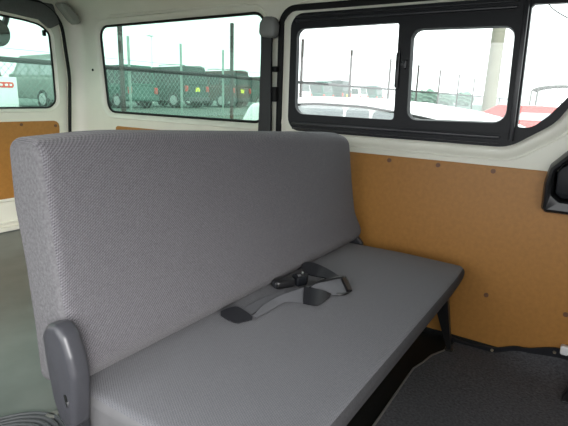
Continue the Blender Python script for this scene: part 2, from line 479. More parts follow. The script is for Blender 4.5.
board('tan hardboard panel on the tailgate under the rear window',
      rpoly([(0.2, -0.572), (1.535, -0.572), (1.558, -0.18), (0.2, -0.176)], [0.02, 0.05, 0.03, 0.02], 3), 'y', YR+0.004, YR+0.0115,
      [(1.344, -0.195), (1.532, -0.207), (1.1, -0.195)], (0.9, YR+0.01, -0.572), 'hardboard lining panels')

# ---------------- door pull
t = thing('door_pull', 'black moulded pull handle on the side door at the right edge', 'handle', (XR, 0.0, -0.33))
po = rpoly([(0.098, -0.315), (0.102, -0.235), (0.094, -0.185), (0.05, -0.135), (-0.06, -0.09), (-0.16, -0.09), (-0.16, -0.325), (0.085, -0.328)], [0.012, 0.02, 0.02, 0.03, 0.03, 0.03, 0.03, 0.012], 4)
pi = rpoly([(0.072, -0.268), (0.076, -0.20), (0.062, -0.178), (0.03, -0.158), (-0.06, -0.13), (-0.12, -0.13), (-0.12, -0.285), (0.05, -0.285)], 0.012, 4)
bm = B()
loft(bm, [on('x', 1.694, po), on('x', 1.625, offset(po, 0.002)), on('x', 1.606, offset(po, 0.008)), on('x', 1.602, offset(po, 0.016)), on('x', 1.606, offset(pi, -0.004)), on('x', 1.614, pi), on('x', 1.66, offset(pi, 0.004))])
obj('bezel', bm, M['blackgloss'], t)
bm = B(); prism(bm, offset(pi, 0.006), 'x', 1.628, 1.69, 0.006, 3); obj('recess_pad', bm, M['black'], t)

# ---------------- foot-well mat curling up the door, and the rail it is screwed to
import bisect
def lerp(tab, x):
    ks = [a for a, _ in tab]
    if x <= ks[0]: return tab[0][1]
    if x >= ks[-1]: return tab[-1][1]
    i = bisect.bisect(ks, x)-1; t_ = (x-ks[i])/(ks[i+1]-ks[i]); t_ = t_*t_*(3-2*t_)
    return tab[i][1]+(tab[i+1][1]-tab[i][1])*t_
low = [(-0.6, -0.83), (-0.05, -0.818), (0.09, -0.834), (0.18, -0.868), (0.33, -0.872)]
top = [(-0.6, -0.80), (-0.023, -0.785), (0.09, -0.818), (0.183, -0.85), (0.25, -0.86), (0.33, -0.853)]
t = thing('floor_mat', 'charcoal carpet mat on the foot-well floor in front of the seat', 'mat', (1.0, -0.1, FZ))
bm = B(); gx = [0.15+k*0.06 for k in range(24)]+[1.56, 1.585, 1.61, 1.632, 1.65, 1.665, 1.675, 1.682, 1.687]
def y_edge(x): return lerp([(0.2, 0.36), (1.09, 0.371), (1.40, 0.372), (1.5, 0.352), (1.62, 0.312), (1.69, 0.305)], x)
rows = []
for x in gx:
    row = []
    for k in range(45):
        y = -0.9+(y_edge(x)+0.9)*k/44
        z = FZ+0.008+0.0015*math.sin(9*x+5*y)+0.001*math.sin(23*y-7*x)
        if x > 1.56: w = (x-1.56)/0.127; z += (lerp(low, y)-FZ-0.008)*w**2.2
        row.append(bm.verts.new((x, y, z)))
    rows.append(row)
for i in range(len(gx)-1):
    for k in range(44): bm.faces.new((rows[i][k], rows[i][k+1], rows[i+1][k+1], rows[i+1][k]))
r_ = bmesh.ops.extrude_face_region(bm, geom=list(bm.faces))
for v in [g for g in r_['geom'] if isinstance(g, bmesh.types.BMVert)]: v.co.z -= 0.006
obj('carpet', bm, M['carpet'], t)
bm = B(); tube(bm, [(x, y_edge(x)+0.001, FZ+0.0085) for x in gx if 0.2 < x < 1.65], 0.0035, 6)
obj('edge_binding', bm, M['binding'], t)

t = thing('edge_rail', 'dark wavy edging strip screwed along the bottom of the tan door panel', 'edging', (XR-0.008, 0.0, FZ))
bm = B(); ys = [0.335-k*0.015 for k in range(60)]
strip(bm, [(1.688, y, lerp(low, y)-0.004) for y in ys], [(1.683, y, lerp(top, y)) for y in ys], 0.005)
obj('strip', bm, M['satin'], t)
for y, z in ((0.176, -0.859), (-0.011, -0.802)):
    bm = B(); pan(bm, 1.682, y, z, -1, 0.005, 0.004); obj('screw', bm, M['brass'], t)
bm = B(); prism(bm, rpoly([(-0.05, -0.795), (-0.025, -0.795), (-0.025, -0.765), (-0.05, -0.765)], 0.006, 3), 'x', 1.66, 1.684, 0.004)
tag(obj('door_stop', bm, M['white']), 'small white block at the foot of the tan door panel by the right edge', 'stop')
# front seat bracket at the right edge
t = thing('seat_bracket', 'black metal bracket standing on the mat at the right edge', 'bracket', (1.515, -0.09, FZ+0.01))
bm = B(); prism(bm, rpoly([(-0.045, FZ+0.01), (-0.14, FZ+0.01), (-0.14, -0.74), (-0.075, -0.76), (-0.055, -0.84)], 0.008, 3), 'x', 1.50, 1.53, 0.004)
obj('bracket_plate', bm, M['blackgloss'], t)
bm = B(); box(bm, 1.495, 1.54, -0.15, -0.05, FZ+0.006, FZ+0.016, 0.003); obj('foot', bm, M['blackgloss'], t)

# ---------------- ribbed rubber mat on the load floor
t = thing('rubber_mat', 'dark ribbed oval rubber mat on the load floor behind the near end of the seat', 'mat', (0.33, 0.93, CZ))
bm = B()
el = lambda s: [(0.33+0.19*s*math.cos(2*math.pi*k/40), 0.93+0.13*s*math.sin(2*math.pi*k/40)) for k in range(40)]
loops = []
for k in range(12):
    s = 1-k*0.075
    loops += [on('z', CZ+0.004, el(s)), on('z', CZ+0.012, el(s-0.012)), on('z', CZ+0.012, el(s-0.035)), on('z', CZ+0.004, el(s-0.05))]
loft(bm, [on('z', CZ, el(1.01))]+loops); bm.faces.new([v for v in bm.verts][-40:])
obj('ribbed_top', bm, M['ribbed'], t)
bm = B(); box(bm, 0.50, 0.528, 0.94, 0.962, CZ, CZ+0.012, 0.004)
tag(obj('floor_bracket', bm, M['frame']), 'small pale bracket on the load floor beside the ribbed mat', 'bracket')

# ================================================================== THE SEAT
seat = thing('bench_seat', 'grey fabric folding bench seat standing across the van', 'seat', (1.0, 0.6, FZ))
YAW = -0.026
def back_warp(v):
    x, y, z = v.co
    w = min(max((z+0.52)/0.42, 0), 1)
    dz = -0.049*(x-0.62)*w
    if x > 1.1: v.co.x = x+(x-1.1)*0.075*(1-w)-0.0*w
    if x > 1.5: dz -= 4.0*(x-1.5)**2*w
    if x < 0.62: dz = -0.12*(x-0.62)**2*-1*0-0.05*max(0, 0.56-x)**1.0*w
    bulge = 0.010*math.sin(math.pi*min(max((z+0.56)/0.46, 0), 1))*math.sin(math.pi*min(max((x-0.43)/1.14, 0), 1))**0.6
    v.co.y = y+YAW*(x-0.44)-(bulge if y < 0.78 else -bulge*0.3)
    v.co.z = z+dz
bp = rpoly([(0.755, -0.082), (0.742, -0.255), (0.727, -0.397), (0.691, -0.488), (0.724, -0.530), (0.785, -0.555), (0.836, -0.56), (0.838, -0.444), (0.848, -0.314), (0.864, -0.202), (0.862, -0.080)],
           [0.035, 0.2, 0.2, 0.045, 0.05, 0.022, 0.022, 0.2, 0.2, 0.2, 0.026], 5)
bm = B()
prism(bm, bp, 'x', 0.430, 1.568, 0.02, 6, mid=22)
for v in bm.verts: back_warp(v)
finish(bm, 0.9)
for f in bm.faces:
    if abs(f.normal.x) > 0.75 and (f.calc_center_median().x < 0.47 or f.calc_center_median().x > 1.54): f.material_index = 1
back = obj('backrest', bm, [M['knit'], M['side']], seat, fin=False)
# seam piping round the near end panel
bm = B(); pv = []
for u, v in offset(bp, 0.006): pv.append(bm.verts.new((0.448, u, v)))
pts = []
for v in pv: back_warp(v); pts.append(v.co.copy())
bm.free(); bm = B(); tube(bm, pts, 0.0022, 5, True)
obj('piping', bm, M['side'], back)

cp = rpoly([(0.268, -0.531), (0.278, -0.586), (0.345, -0.604), (0.77, -0.625), (0.795, -0.533), (0.50, -0.527)], [0.045, 0.03, 0.04, 0.022, 0.022, 0.3], 7)
bm = B()
prism(bm, cp, 'x', 0.437, 1.59, 0.02, 6, mid=22)
for v in bm.verts:
    x, y, z = v.co
    v.co.y = y+0.013-0.011*(x-0.44)
    e = max(0, abs(x-1.0)-0.42)
    v.co.z -= 0.25*e*e
    if z > -0.60 and x > 1.4 and y < 0.34: v.co.y += 0.3*(x-1.4)**2
finish(bm, 0.9)
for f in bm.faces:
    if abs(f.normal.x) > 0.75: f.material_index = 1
    elif f.normal.y < -0.6 or f.normal.z < -0.4: f.material_index = 2  # shade put into the colour: darker cloth on front and underside
cush = obj('seat_cushion', bm, [M['seatknit'], M['vinyl'], M['seatshade']], seat, fin=False)

bm = B()   # steel pan and cross tubes beneath
box(bm, 0.50, 1.54, 0.36, 0.72, -0.655, -0.622, 0.008)
obj('seat_pan', bm, M['satin'], seat)
for x0, x1, y0, y1 in ((1.555, 1.605, 0.345, 0.305), (0.56, 0.53, 0.36, 0.33), (1.53, 1.53, 0.70, 0.74), (0.56, 0.56, 0.70, 0.74)):
    bm = B()
    a = Vector((x0, y0, -0.632)); b = Vector((x1, y1, FZ+0.012))
    loft(bm, [[a+Vector(q) for q in ((-0.012, -0.022, 0), (0.012, -0.022, 0), (0.012, 0.034, 0), (-0.012, 0.034, 0))],
              [b+Vector(q) for q in ((-0.008, -0.006, 0), (0.008, -0.006, 0), (0.008, 0.008, 0), (-0.008, 0.008, 0))]], True)
    box(bm, x1-0.014, x1+0.014, y1-0.014, y1+0.016, FZ+0.0, FZ+0.014, 0.003)
    obj('leg', bm, M['blackgloss'], seat)
# hinge cover at the near end
pp = rpoly([(0.744, -0.415), (0.730, -0.394), (0.698, -0.385), (0.678, -0.402), (0.664, -0.436), (0.657, -0.472), (0.661, -0.512), (0.668, -0.572), (0.694, -0.584), (0.714, -0.570), (0.729, -0.535), (0.740, -0.468)],
           [0.012, 0.015, 0.02, 0.03, 0.04, 0.05, 0.1, 0.012, 0.02, 0.03, 0.1, 0.1], 4)
bm = B(); prism(bm, pp, 'x', 0.394, 0.432, 0.012, 5)
pl = obj('hinge_cover', bm, M['plate'], seat)
bm = B(); prism(bm, rpoly([(0.680, -0.509), (0.688, -0.509), (0.684, -0.528), (0.676, -0.528)], 0.004, 3), 'x', 0.3932, 0.396); obj('slot', bm, M['rubber'], pl)
bm = B(); prism(bm, rpoly([(0.677, -0.521), (0.682, -0.521), (0.680, -0.530), (0.675, -0.530)], 0.002, 2), 'x', 0.392, 0.395); obj('clip', bm, M['steel'], pl)
bm = B(); prism(bm, rpoly([(0.672, -0.56), (0.706, -0.56), (0.715, FZ+0.001), (0.66, FZ+0.001)], 0.008, 3), 'x', 0.41, 0.43, 0.004); obj('side_bracket', bm, M['satin'], seat)
bm = B(); prism(bm, rpoly([(0.67, -0.54), (0.70, -0.51), (0.74, -0.50), (0.74, -0.62), (0.66, -0.62)], 0.01, 3), 'x', 1.605, 1.625, 0.005); obj('hinge_cover', bm, M['plate'], seat)

# ---------------- lap belt lying on the cushion
ZC = -0.5285
def ctop(x, y):                                          # height of the cushion's upper face
    e = max(0, abs(x-1.0)-0.42)
    zz = -0.533+(0.006 if 0.3 < y < 0.7 else 0)*min(1, (y-0.3)/0.2 if y < 0.5 else (0.74-y)/0.24)
    return zz-0.25*e*e
belt = thing('lap_belt', 'grey and black lap belt webbing lying twisted along the seat cushion', 'seat belt', (0.95, 0.6, ZC))
# (one edge, other edge) pairs: x, y, height over the cushion
ZB = -0.5275
def band(rows_, th=0.0022):
    Lp = smooth_path([(a[0], a[1], ZB+a[2]) for a, _ in rows_], 6)
    Rp = smooth_path([(b[0], b[1], ZB+b[2]) for _, b in rows_], 6)
    bm = B(); strip(bm, Lp, Rp, th); return bm
WA = [((0.8387, 0.6673, 0.0030), (0.8295, 0.6292, 0.0020)), ((0.8606, 0.6625, 0.0040), (0.8494, 0.6291, 0.0020)), ((0.9193, 0.6589, 0.0050), (0.8986, 0.6281, 0.0020)), ((0.9705, 0.6500, 0.0060), (0.9527, 0.6218, 0.0030)), ((1.0122, 0.6387, 0.0060), (0.9984, 0.6135, 0.0030))]
WB = [((0.8448, 0.6196, 0.0040), (0.8423, 0.6087, 0.0030)), ((0.8904, 0.6255, 0.0100), (0.8997, 0.6043, 0.0030)), ((0.9336, 0.6248, 0.0120), (0.9439, 0.6033, 0.0030)), ((0.9697, 0.6177, 0.0150), (0.9615, 0.5963, 0.0040)), ((1.0052, 0.6026, 0.0180), (0.9757, 0.5775, 0.0040)), ((1.0400, 0.5859, 0.0220), (0.9862, 0.5534, 0.0040)), ((1.0513, 0.5767, 0.0220), (0.9941, 0.5429, 0.0040))]
WC = [((1.0306, 0.5868, 0.0250), (0.9752, 0.5560, 0.0060)), ((1.0321, 0.5659, 0.0270), (0.9783, 0.5369, 0.0060)), ((1.0426, 0.5471, 0.0240), (0.9885, 0.5220, 0.0050)), ((1.0588, 0.5340, 0.0160), (1.0088, 0.5184, 0.0040)), ((1.0688, 0.5235, 0.0080), (1.0524, 0.5207, 0.0030))]
WD = [((1.0400, 0.5704, 0.0260), (1.0622, 0.5323, 0.0080)), ((1.0724, 0.5639, 0.0300), (1.0719, 0.5159, 0.0060)), ((1.1104, 0.5497, 0.0300), (1.0865, 0.5021, 0.0060)), ((1.1469, 0.5365, 0.0260), (1.1009, 0.4941, 0.0060)), ((1.1615, 0.5276, 0.0220), (1.1135, 0.4941, 0.0060))]
WE = [((1.1613, 0.6716, 0.0300), (1.1364, 0.6563, 0.0220)), ((1.1782, 0.6677, 0.0340), (1.1289, 0.6415, 0.0200)), ((1.1828, 0.6459, 0.0360), (1.1276, 0.6238, 0.0200)), ((1.1751, 0.6141, 0.0360), (1.1300, 0.6017, 0.0200)), ((1.1745, 0.5866, 0.0300), (1.1411, 0.5845, 0.0160)), ((1.1781, 0.5647, 0.0200), (1.1456, 0.5638, 0.0120)), ((1.1899, 0.5534, 0.0080), (1.1560, 0.5493, 0.0060))]
WT = [((0.8047, 0.6866, 0.0120), (0.7956, 0.6789, 0.0060)), ((0.8179, 0.6756, 0.0180), (0.7897, 0.6522, 0.0060)), ((0.8375, 0.6634, 0.0180), (0.7921, 0.6270, 0.0050)), ((0.8388, 0.6364, 0.0120), (0.8093, 0.6196, 0.0040)), ((0.8366, 0.6150, 0.0060), (0.8287, 0.6106, 0.0040))]
obj('webbing', band(WB), M['webbing'], belt)
obj('webbing', band(WA), M['webbing'], belt)
obj('webbing_tab', band(WT, 0.003), M['webdark'], belt)
obj('webbing_fold', band(WC), M['webdark'], belt)
obj('webbing_loop', band(WD), M['webbing'], belt)
rim = [(1.0407, 0.5737, 0.022), (1.0707, 0.5661, 0.03), (1.107, 0.5481, 0.033), (1.1425, 0.5346, 0.03), (1.1621, 0.5248, 0.024), (1.1418, 0.5066, 0.014), (1.1193, 0.4939, 0.007), (1.0945, 0.497, 0.006), (1.0795, 0.5168, 0.006), (1.0757, 0.5364, 0.008)]
bm = B(); tube(bm, smooth_path([(x, y, ZB+h) for x, y, h in rim], 5), 0.0042, 6)
obj('tongue_frame', bm, M['blackgloss'], belt)
bm = B(); strip(bm, [(1.170, 0.531, ZB+0.024), (1.148, 0.536, ZB+0.030)], [(1.122, 0.487, ZB+0.008), (1.108, 0.494, ZB+0.012)], 0.008)
obj('tongue', bm, M['blackgloss'], belt)

buck = thing('belt_buckle', 'black seat belt buckle with its strap tucked against the backrest', 'buckle', (1.06, 0.65, ZB))
mt = Matrix.Translation((1.043, 0.657, ZB+0.003)) @ Matrix.Rotation(-0.55, 4, 'Z')
def bpart(name, pr, z0, z1, mat, r=0.003, par=None):
    bm = B(); prism(bm, pr, 'z', z0, z1, r, 3)
    bmesh.ops.transform(bm, matrix=mt, verts=bm.verts); return obj(name, bm, mat, par or buck)
bb = bpart('buckle_body', rpoly([(-0.034, -0.017), (0.030, -0.017), (0.030, 0.017), (-0.034, 0.017)], 0.012, 4), 0.0, 0.026, M['blackgloss'], 0.009)
bpart('release_button', rpoly([(-0.036, -0.012), (-0.026, -0.012), (-0.026, 0.012), (-0.036, 0.012)], 0.004, 2), 0.004, 0.021, M['satin'], 0.002, bb)
bpart('buckle_neck', rpoly([(0.028, -0.022), (0.060, -0.020), (0.074, -0.004), (0.070, 0.016), (0.028, 0.014)], 0.005, 3), 0.003, 0.030, M['black'], 0.004)
bpart('catch', rpoly([(0.036, -0.012), (0.046, -0.012), (0.046, -0.002), (0.036, -0.002)], 0.002, 2), 0.029, 0.034, M['steel'], 0.001)
bpart('rivet', rpoly([(0.054, 0.0), (0.061, 0.0), (0.061, 0.007), (0.054, 0.007)], 0.003, 3), 0.029, 0.036, M['steel'], 0.001)
obj('strap', band(WE, 0.004), M['webdark'], buck)

# ---------------- shoulder belt on the pillar
sb = thing('shoulder_belt', 'black shoulder belt hanging on the pillar between the two side windows', 'seat belt', (XR, 1.2, -0.3))
bm = B(); prism(bm, rpoly([(1.130, 0.232), (1.125, 0.272), (1.138, 0.302), (1.185, 0.304), (1.205, 0.28), (1.208, 0.242), (1.198, 0.226), (1.142, 0.220)], 0.022, 4), 'x', XR-0.055, XR-0.008, 0.014, 4)
obj('anchor_cover', bm, M['cover'], sb)
bm = B(); strip(bm, [(XR-0.032, 1.203, 0.255), (XR-0.035, 1.200, 0.17), (XR-0.03, 1.207, -0.05), (XR-0.03, 1.215, -0.30)], [(XR-0.032, 1.150, 0.255), (XR-0.035, 1.150, 0.17), (XR-0.03, 1.148, -0.05), (XR-0.03, 1.145, -0.30)], 0.012)
obj('webbing', bm, M['webdark'], sb)
for z0, z1 in ((0.09, 0.112), (-0.03, 0.03)):
    bm = B(); box(bm, XR-0.03, XR-0.001, 1.128, 1.152, z0, z1, 0.004); obj('guide_clip', bm, M['rubber'], sb)
bm = B(); box(bm, XR-0.045, XR-0.02, 1.14, 1.22, -0.32, -0.29, 0.005); obj('end_bracket', bm, M['satin'], sb)

# ---------------- rear under-view mirror hanging outside the tailgate
mr = thing('rear_mirror', 'round black mirror on a bracket hanging outside the rear window', 'mirror', (1.30, YR+0.2, 0.25))
bm = B()
rp = [(0.0, 0.07), (0.03, 0.068), (0.05, 0.055), (0.064, 0.03), (0.07, 0.0)]
mx = Matrix.Translation((1.36, YR+0.17, 0.268)) @ Matrix.Rotation(-0.35, 4, 'Y')
lo = [[mx @ Vector((0.068*r_/0.07*math.cos(a), d, 0.072*r_/0.07*math.sin(a))) for a in [2*math.pi*k/24 for k in range(24)]] for d, r_ in ((-0.0, 0.066), (0.006, 0.07), (0.02, 0.068), (0.035, 0.055), (0.045, 0.03))]
loft(bm, lo, True); obj('housing', bm, M['satin'], mr)
bm = B()
loft(bm, [[mx @ Vector((0.059*math.cos(a), d, 0.063*math.sin(a))) for a in [2*math.pi*k/24 for k in range(24)]] for d in (-0.004, 0.001)], True)
obj('mirror_glass', bm, M['mirror'], mr)
bm = B(); tube(bm, [(1.40, YR+0.17, 0.31), (1.415, YR+0.165, 0.355), (1.42, YR+0.13, 0.39), (1.42, YR+0.045, 0.40)], 0.016, 8)
box(bm, 1.375, 1.45, YR+0.13, YR+0.165, 0.345, 0.365, 0.006)
obj('bracket', bm, M['satin'], mr)

# ================================================================== OUTSIDE
bm = B(); box(bm, -25, 110, -40, 110, -1.52, -1.47)
struct('ground', bm, M['tarmac'], 'pale tarmac of the car yard outside the windows', 'ground')

TZ = -0.82
bm = B(); box(bm, -25, 110, 6.4, 110, -1.52, TZ)
struct('ground_terrace', bm, M['terrace'], 'raised pale ground of the car park behind the fence', 'ground')

# ---------------- chain-link fence behind the van
FY = 5.0
fence = thing('chain_link_fence', 'tall chain-link fence with brown posts and green wire behind the van', 'fence', (12, FY, -1.47))
px_brown = [1.3, 6.13, 8.3, 10.53, 13.07, 15.57, 18.13, 21.0, 24.0, 27.5, 31.5]
for x in px_brown:
    bm = B(); tube(bm, [(x, FY, -1.47), (x, FY, 1.058)], 0.030, 10); obj('post', bm, M['rust'], fence)
for x in (3.2, 4.155, 5.067, 5.986):
    bm = B(); tube(bm, [(x, FY+0.06, -1.47), (x, FY+0.06, 0.65)], 0.017, 8); obj('stay_post', bm, M['palepost'], fence)
bm = B(); tube(bm, [(-6, FY, 0.262), (20, FY, 0.235), (36, FY, 0.2)], 0.027, 8); obj('top_rail', bm, M['rail'], fence)
for z0, z1 in ((0.365, 0.345),):
    bm = B(); tube(bm, [(-6, FY, z0+0.01), (10, FY, z1), (36, FY, z1-0.03)], 0.0022, 5); obj('strand', bm, M['rail'], fence)
bm = B(); H = 1.70; p = 0.07; z0 = -1.46
def wire(x0, x1):
    a = Vector((x0, FY, z0)); b = Vector((x1, FY, z0+H)); w = 0.0027
    d = (b-a).normalized(); n_ = Vector((-d.z, 0, d.x))*w
    q = [n_, Vector((0, w, 0)), -n_, Vector((0, -w, 0))]
    va = [bm.verts.new(a+k) for k in q]; vb = [bm.verts.new(b+k) for k in q]
    for i in range(4): bm.faces.new((va[i], va[(i+1) % 4], vb[(i+1) % 4], vb[i]))
k = 0
while -2+k*p < 34:
    x = -2+k*p; wire(x, x+H*0.9); wire(x+H*0.9, x); k += 1
o = obj('wire_mesh', bm, M['mesh'], fence)

# tall pole rising out of the window, lamp, concrete pole, cable
bm = B(); tube(bm, [(3.75, 4.7, -1.47), (3.75, 4.7, 3.4)], 0.028, 10)
tag(obj('signal_pole', bm, M['rust']), 'tall thin brown pole in front of the fence at the left of the quarter window', 'pole')
t = thing('street_lamp', 'thin pale street lamp far beyond the parked cars', 'street lamp', (23.3, 26, TZ))
bm = B(); tube(bm, [(23.3, 26, TZ), (23.3, 26, 3.55)], 0.06, 8, r2=0.035); obj('pole', bm, M['white'], t)
bm = B(); prism(bm, rpoly([(22.95, 3.52), (23.42, 3.53), (23.42, 3.64), (23.0, 3.62)], 0.04, 3), 'y', 25.88, 26.12, 0.03); obj('lamp_head', bm, M['white'], t)
t = thing('concrete_pole', 'thick pale concrete utility pole seen through the sliding window', 'pole', (18, 3.17, -1.47))
bm = B(); tube(bm, [(18, 3.17, -1.47), (18, 3.17, 8.5)], 0.235, 20, r2=0.175); obj('shaft', bm, M['concrete'], t)
for z in (0.95, 2.0, 3.2, 4.4):
    bm = B(); tube(bm, [(17.72, 3.2, z), (18.0, 3.2, z)], 0.015, 6); obj('step_bolt', bm, M['steel'], t)
bm = B(); tube(bm, smooth_path([(18, 3.17, 5.2), (18, 2.5, 4.1), (18, 1.9, 3.18), (18, 1.2, 2.6), (18, -1.5, 1.2), (18, -6, 0.6), (18, -12, 1.5)], 6), 0.018, 6)
tag(obj('overhead_cable', bm, M['cable']), 'thin black overhead cable running down from the concrete pole', 'cable')

# greenhouse frame far to the right
t = thing('arched_shed', 'pale arched frame shed far away behind the red car', 'shed', (31, 2.0, -1.47))
for x in (30, 33):
    bm = B(); pts = [(x, 3.18, -1.47)]+[(x, 1.65+1.53*math.cos(a), 0.62+0.32*math.sin(a)) for a in [math.pi*k/12 for k in range(13)]]+[(x, 0.12, -1.47)]
    tube(bm, pts, 0.055, 6); obj('hoop', bm, M['frame'], t)
for k in range(9):
    y = 0.45+k*0.3
    bm = B(); tube(bm, [(30, y, -1.47), (30, y, 0.62+0.32*math.sqrt(max(0, 1-((y-1.65)/1.53)**2)))], 0.03, 6); obj('bar', bm, M['frame'], t)
bm = B(); prism(bm, [(1.65+1.53*math.cos(a), 0.64+0.32*math.sin(a)) for a in [math.pi*k/12 for k in range(13)]]+[(1.65+1.5*math.cos(a), 0.61+0.30*math.sin(a)) for a in [math.pi*k/12 for k in range(12, -1, -1)]], 'x', 30, 33)
obj('roof_sheet', bm, M['frame'], t)

# ---------------- cars
def car(name, label, cat, loc, rz, paint, L, W, body, cabin, wins, group=None, tail=True, glassm='carglass', wheel_r=0.33, tagc=False, taper=0.14, roofbar=False, axles=(-1.25, 1.25), shield=True):
    """local: nose towards -Y, z from the ground"""
    t = thing(name, label, cat, loc, group, rz)
    hw = W/2
    bm = B(); prism(bm, rpoly(body, 0.09, 4), 'x', -hw, hw, 0.09, 4); obj('body', bm, paint, t, True)
    zb = min(v for _, v in cabin); zt = max(v for _, v in cabin); cw = hw-0.04
    def wp(bm):
        for v in bm.verts: v.co.x *= 1-taper*max(0, v.co.z-zb)/(zt-zb)
    bm = B(); prism(bm, rpoly(cabin, 0.07, 4), 'x', -cw, cw, 0.045, 4); wp(bm); obj('cabin', bm, paint, t, True)
    for w in wins:
        for s in (-1, 1):
            bm = B(); prism(bm, rpoly(w, 0.03, 3), 'x', s*(cw-0.03), s*(cw+0.006)); wp(bm); obj('side_window', bm, M[glassm], t, True)
    # front and rear screens follow the cabin's sloping ends
    for (a, b, s) in ((cabin[0], cabin[1], -1), (cabin[-1], cabin[-2], 1)):
        A = Vector((a[0], a[1])); Bv = Vector((b[0], b[1])); d = (Bv-A); n_ = Vector((d.y, -d.x)).normalized()
        if n_.x*s < 0: n_ = -n_
        p0 = A+d*0.16; p1 = A+d*0.88
        q = [p0+n_*0.008, p1+n_*0.008, p1-n_*0.02, p0-n_*0.02]
        bm = B(); prism(bm, [(v.x, v.y) for v in q], 'x', -cw+0.12, cw-0.12); wp(bm)
        obj('windscreen' if s < 0 else 'rear_window', bm, M[glassm], t, True)
    y0 = min(u for u, _ in body); y1 = max(u for u, _ in body)
    for s in (-1, 1):
        for ay in axles:
            cir = [(ay+wheel_r*math.cos(2*math.pi*k/20), wheel_r+wheel_r*math.sin(2*math.pi*k/20)) for k in range(20)]
            bm = B(); prism(bm, cir, 'x', s*(hw-0.2), s*(hw+0.015), 0.0); o = obj('wheel', bm, M['tyre'], t, True)
            cir = [(ay+wheel_r*0.62*math.cos(2*math.pi*k/20), wheel_r+wheel_r*0.62*math.sin(2*math.pi*k/20)) for k in range(20)]
            bm = B(); prism(bm, cir, 'x', s*(hw-0.0), s*(hw+0.025)); obj('hub', bm, M['hub'], o, True)
        zt_ = sorted(v for _, v in body)[-1]
        bm = B(); box(bm, s*(hw-0.38) if s > 0 else -hw+0.06, hw-0.06 if s > 0 else s*(hw-0.38), y0-0.012, y0+0.12, zt_-0.42, zt_-0.24, 0.02); obj('headlamp', bm, M['hub'], t, True)
        bm = B(); box(bm, s*(hw-0.2) if s > 0 else -hw+0.03, hw-0.03 if s > 0 else s*(hw-0.2), y1-0.12, y1+0.012, zt_-0.36, zt_-0.08, 0.02); obj('tail_lamp', bm, M['lampred'], t, True)
        bm = B(); box(bm, s*hw-0.0 if s > 0 else -hw-0.16, hw+0.16 if s > 0 else s*hw, cabin[0][0]+0.25, cabin[0][0]+0.34, zb+0.02, zb+0.17, 0.03); obj('door_mirror', bm, paint, t, True)
    for ye, nm in ((y0, 'bumper'), (y1, 'bumper')):
        bm = B(); box(bm, -hw+0.04, hw-0.04, ye-0.05, ye+0.08, 0.36, 0.56, 0.03); obj(nm, bm, M['satin'] if roofbar else paint, t, True)
    if roofbar:
        for s in (-1, 1):
            xx = s*(cw*(1-taper)-0.1)
            bm = B(); tube(bm, smooth_path([(xx, cabin[1][0]+0.5, zt-0.01), (xx, cabin[1][0]+0.56, zt+0.05), (xx, cabin[-2][0]-0.25, zt+0.05), (xx, cabin[-2][0]-0.15, zt-0.01)], 4), 0.018, 6); obj('roof_bar', bm, M['satin'], t, True)
    if tagc:
        a, b = cabin[-1], cabin[-2]; ym = max(u for u, _ in body)+0.004; zm = 0.92
        bm = B(); box(bm, -0.15, 0.15, ym, ym+0.012, zm-0.1, zm+0.1, 0.004); obj('yellow_tag', bm, M['yellow'], t, True)
        t.children[-1]['label'] = 'bright yellow plate on the tail'
    return t

suv_body = [(-2.02, 0.34), (-2.08, 0.9), (-1.98, 1.10), (-0.95, 1.18), (2.02, 1.18), (2.08, 0.36)]
suv_cab = [(-0.98, 1.12), (-0.42, 1.98), (1.93, 2.03), (2.05, 1.12)]
suv_win = [[(-0.62, 1.26), (-0.28, 1.82), (0.22, 1.84), (0.22, 1.26)], [(0.32, 1.26), (0.32, 1.84), (1.02, 1.85), (1.02, 1.26)], [(1.12, 1.26), (1.12, 1.85), (1.78, 1.84), (1.86, 1.26)]]
wag_body = [(-2.02, 0.3), (-2.1, 0.7), (-1.95, 0.92), (-0.95, 1.02), (1.95, 1.02), (2.03, 0.32)]
wag_cab = [(-1.15, 0.96), (-0.45, 1.60), (1.80, 1.66), (1.98, 0.96)]
wag_win = [[(-0.75, 1.06), (-0.32, 1.48), (0.25, 1.52), (0.25, 1.06)], [(0.33, 1.06), (0.33, 1.52), (1.02, 1.53), (1.02, 1.06)], [(1.10, 1.06), (1.10, 1.53), (1.66, 1.52), (1.80, 1.06)]]
RZ = math.pi                            # tails towards the fence
def row_pos(xl, w=1.7, half=2.08): return (xl+w/2, 17.0+half, TZ)
ga = 'tall off-road wagons parked behind the fence'
s1 = car('off_road_wagon', 'tall dark green off-road wagon behind the fence with a yellow tag, at mid quarter window', 'car', row_pos(17.3), RZ, M['cargreen'], 4.2, 1.72, suv_body, suv_cab, suv_win, ga, roofbar=True, tagc=True, wheel_r=0.38)
s2 = car('off_road_wagon', 'tall brown off-road wagon behind the fence right of the dark green one, yellow tag', 'car', row_pos(20.95), RZ, M['carbrown'], 4.2, 1.72, suv_body, suv_cab, suv_win, ga, roofbar=True, tagc=True, wheel_r=0.38)
gb = 'cars parked in a row behind the fence'
w_s = car('parked_car', 'silver estate car behind the fence seen through the tailgate window', 'car', row_pos(10.5), RZ, M['carsilver'], 4.1, 1.7, suv_body, suv_cab, suv_win, gb, glassm='paleglass', wheel_r=0.36)
w_t = car('parked_car', 'teal estate car behind the fence at the left end of the quarter window', 'car', row_pos(13.9), RZ, M['carteal'], 4.1, 1.7, wag_body, [(u, v+0.22 if v > 1.2 else v) for u, v in wag_cab], [[(u, v+0.2 if v > 1.2 else v) for u, v in w] for w in wag_win], gb, glassm='carglass')
w_w = car('parked_car', 'white estate car behind the fence at the left end of the sliding window', 'car', row_pos(28.2), RZ, M['carwhite'], 4.1, 1.7, wag_body, wag_cab, wag_win, gb, glassm='carglass')
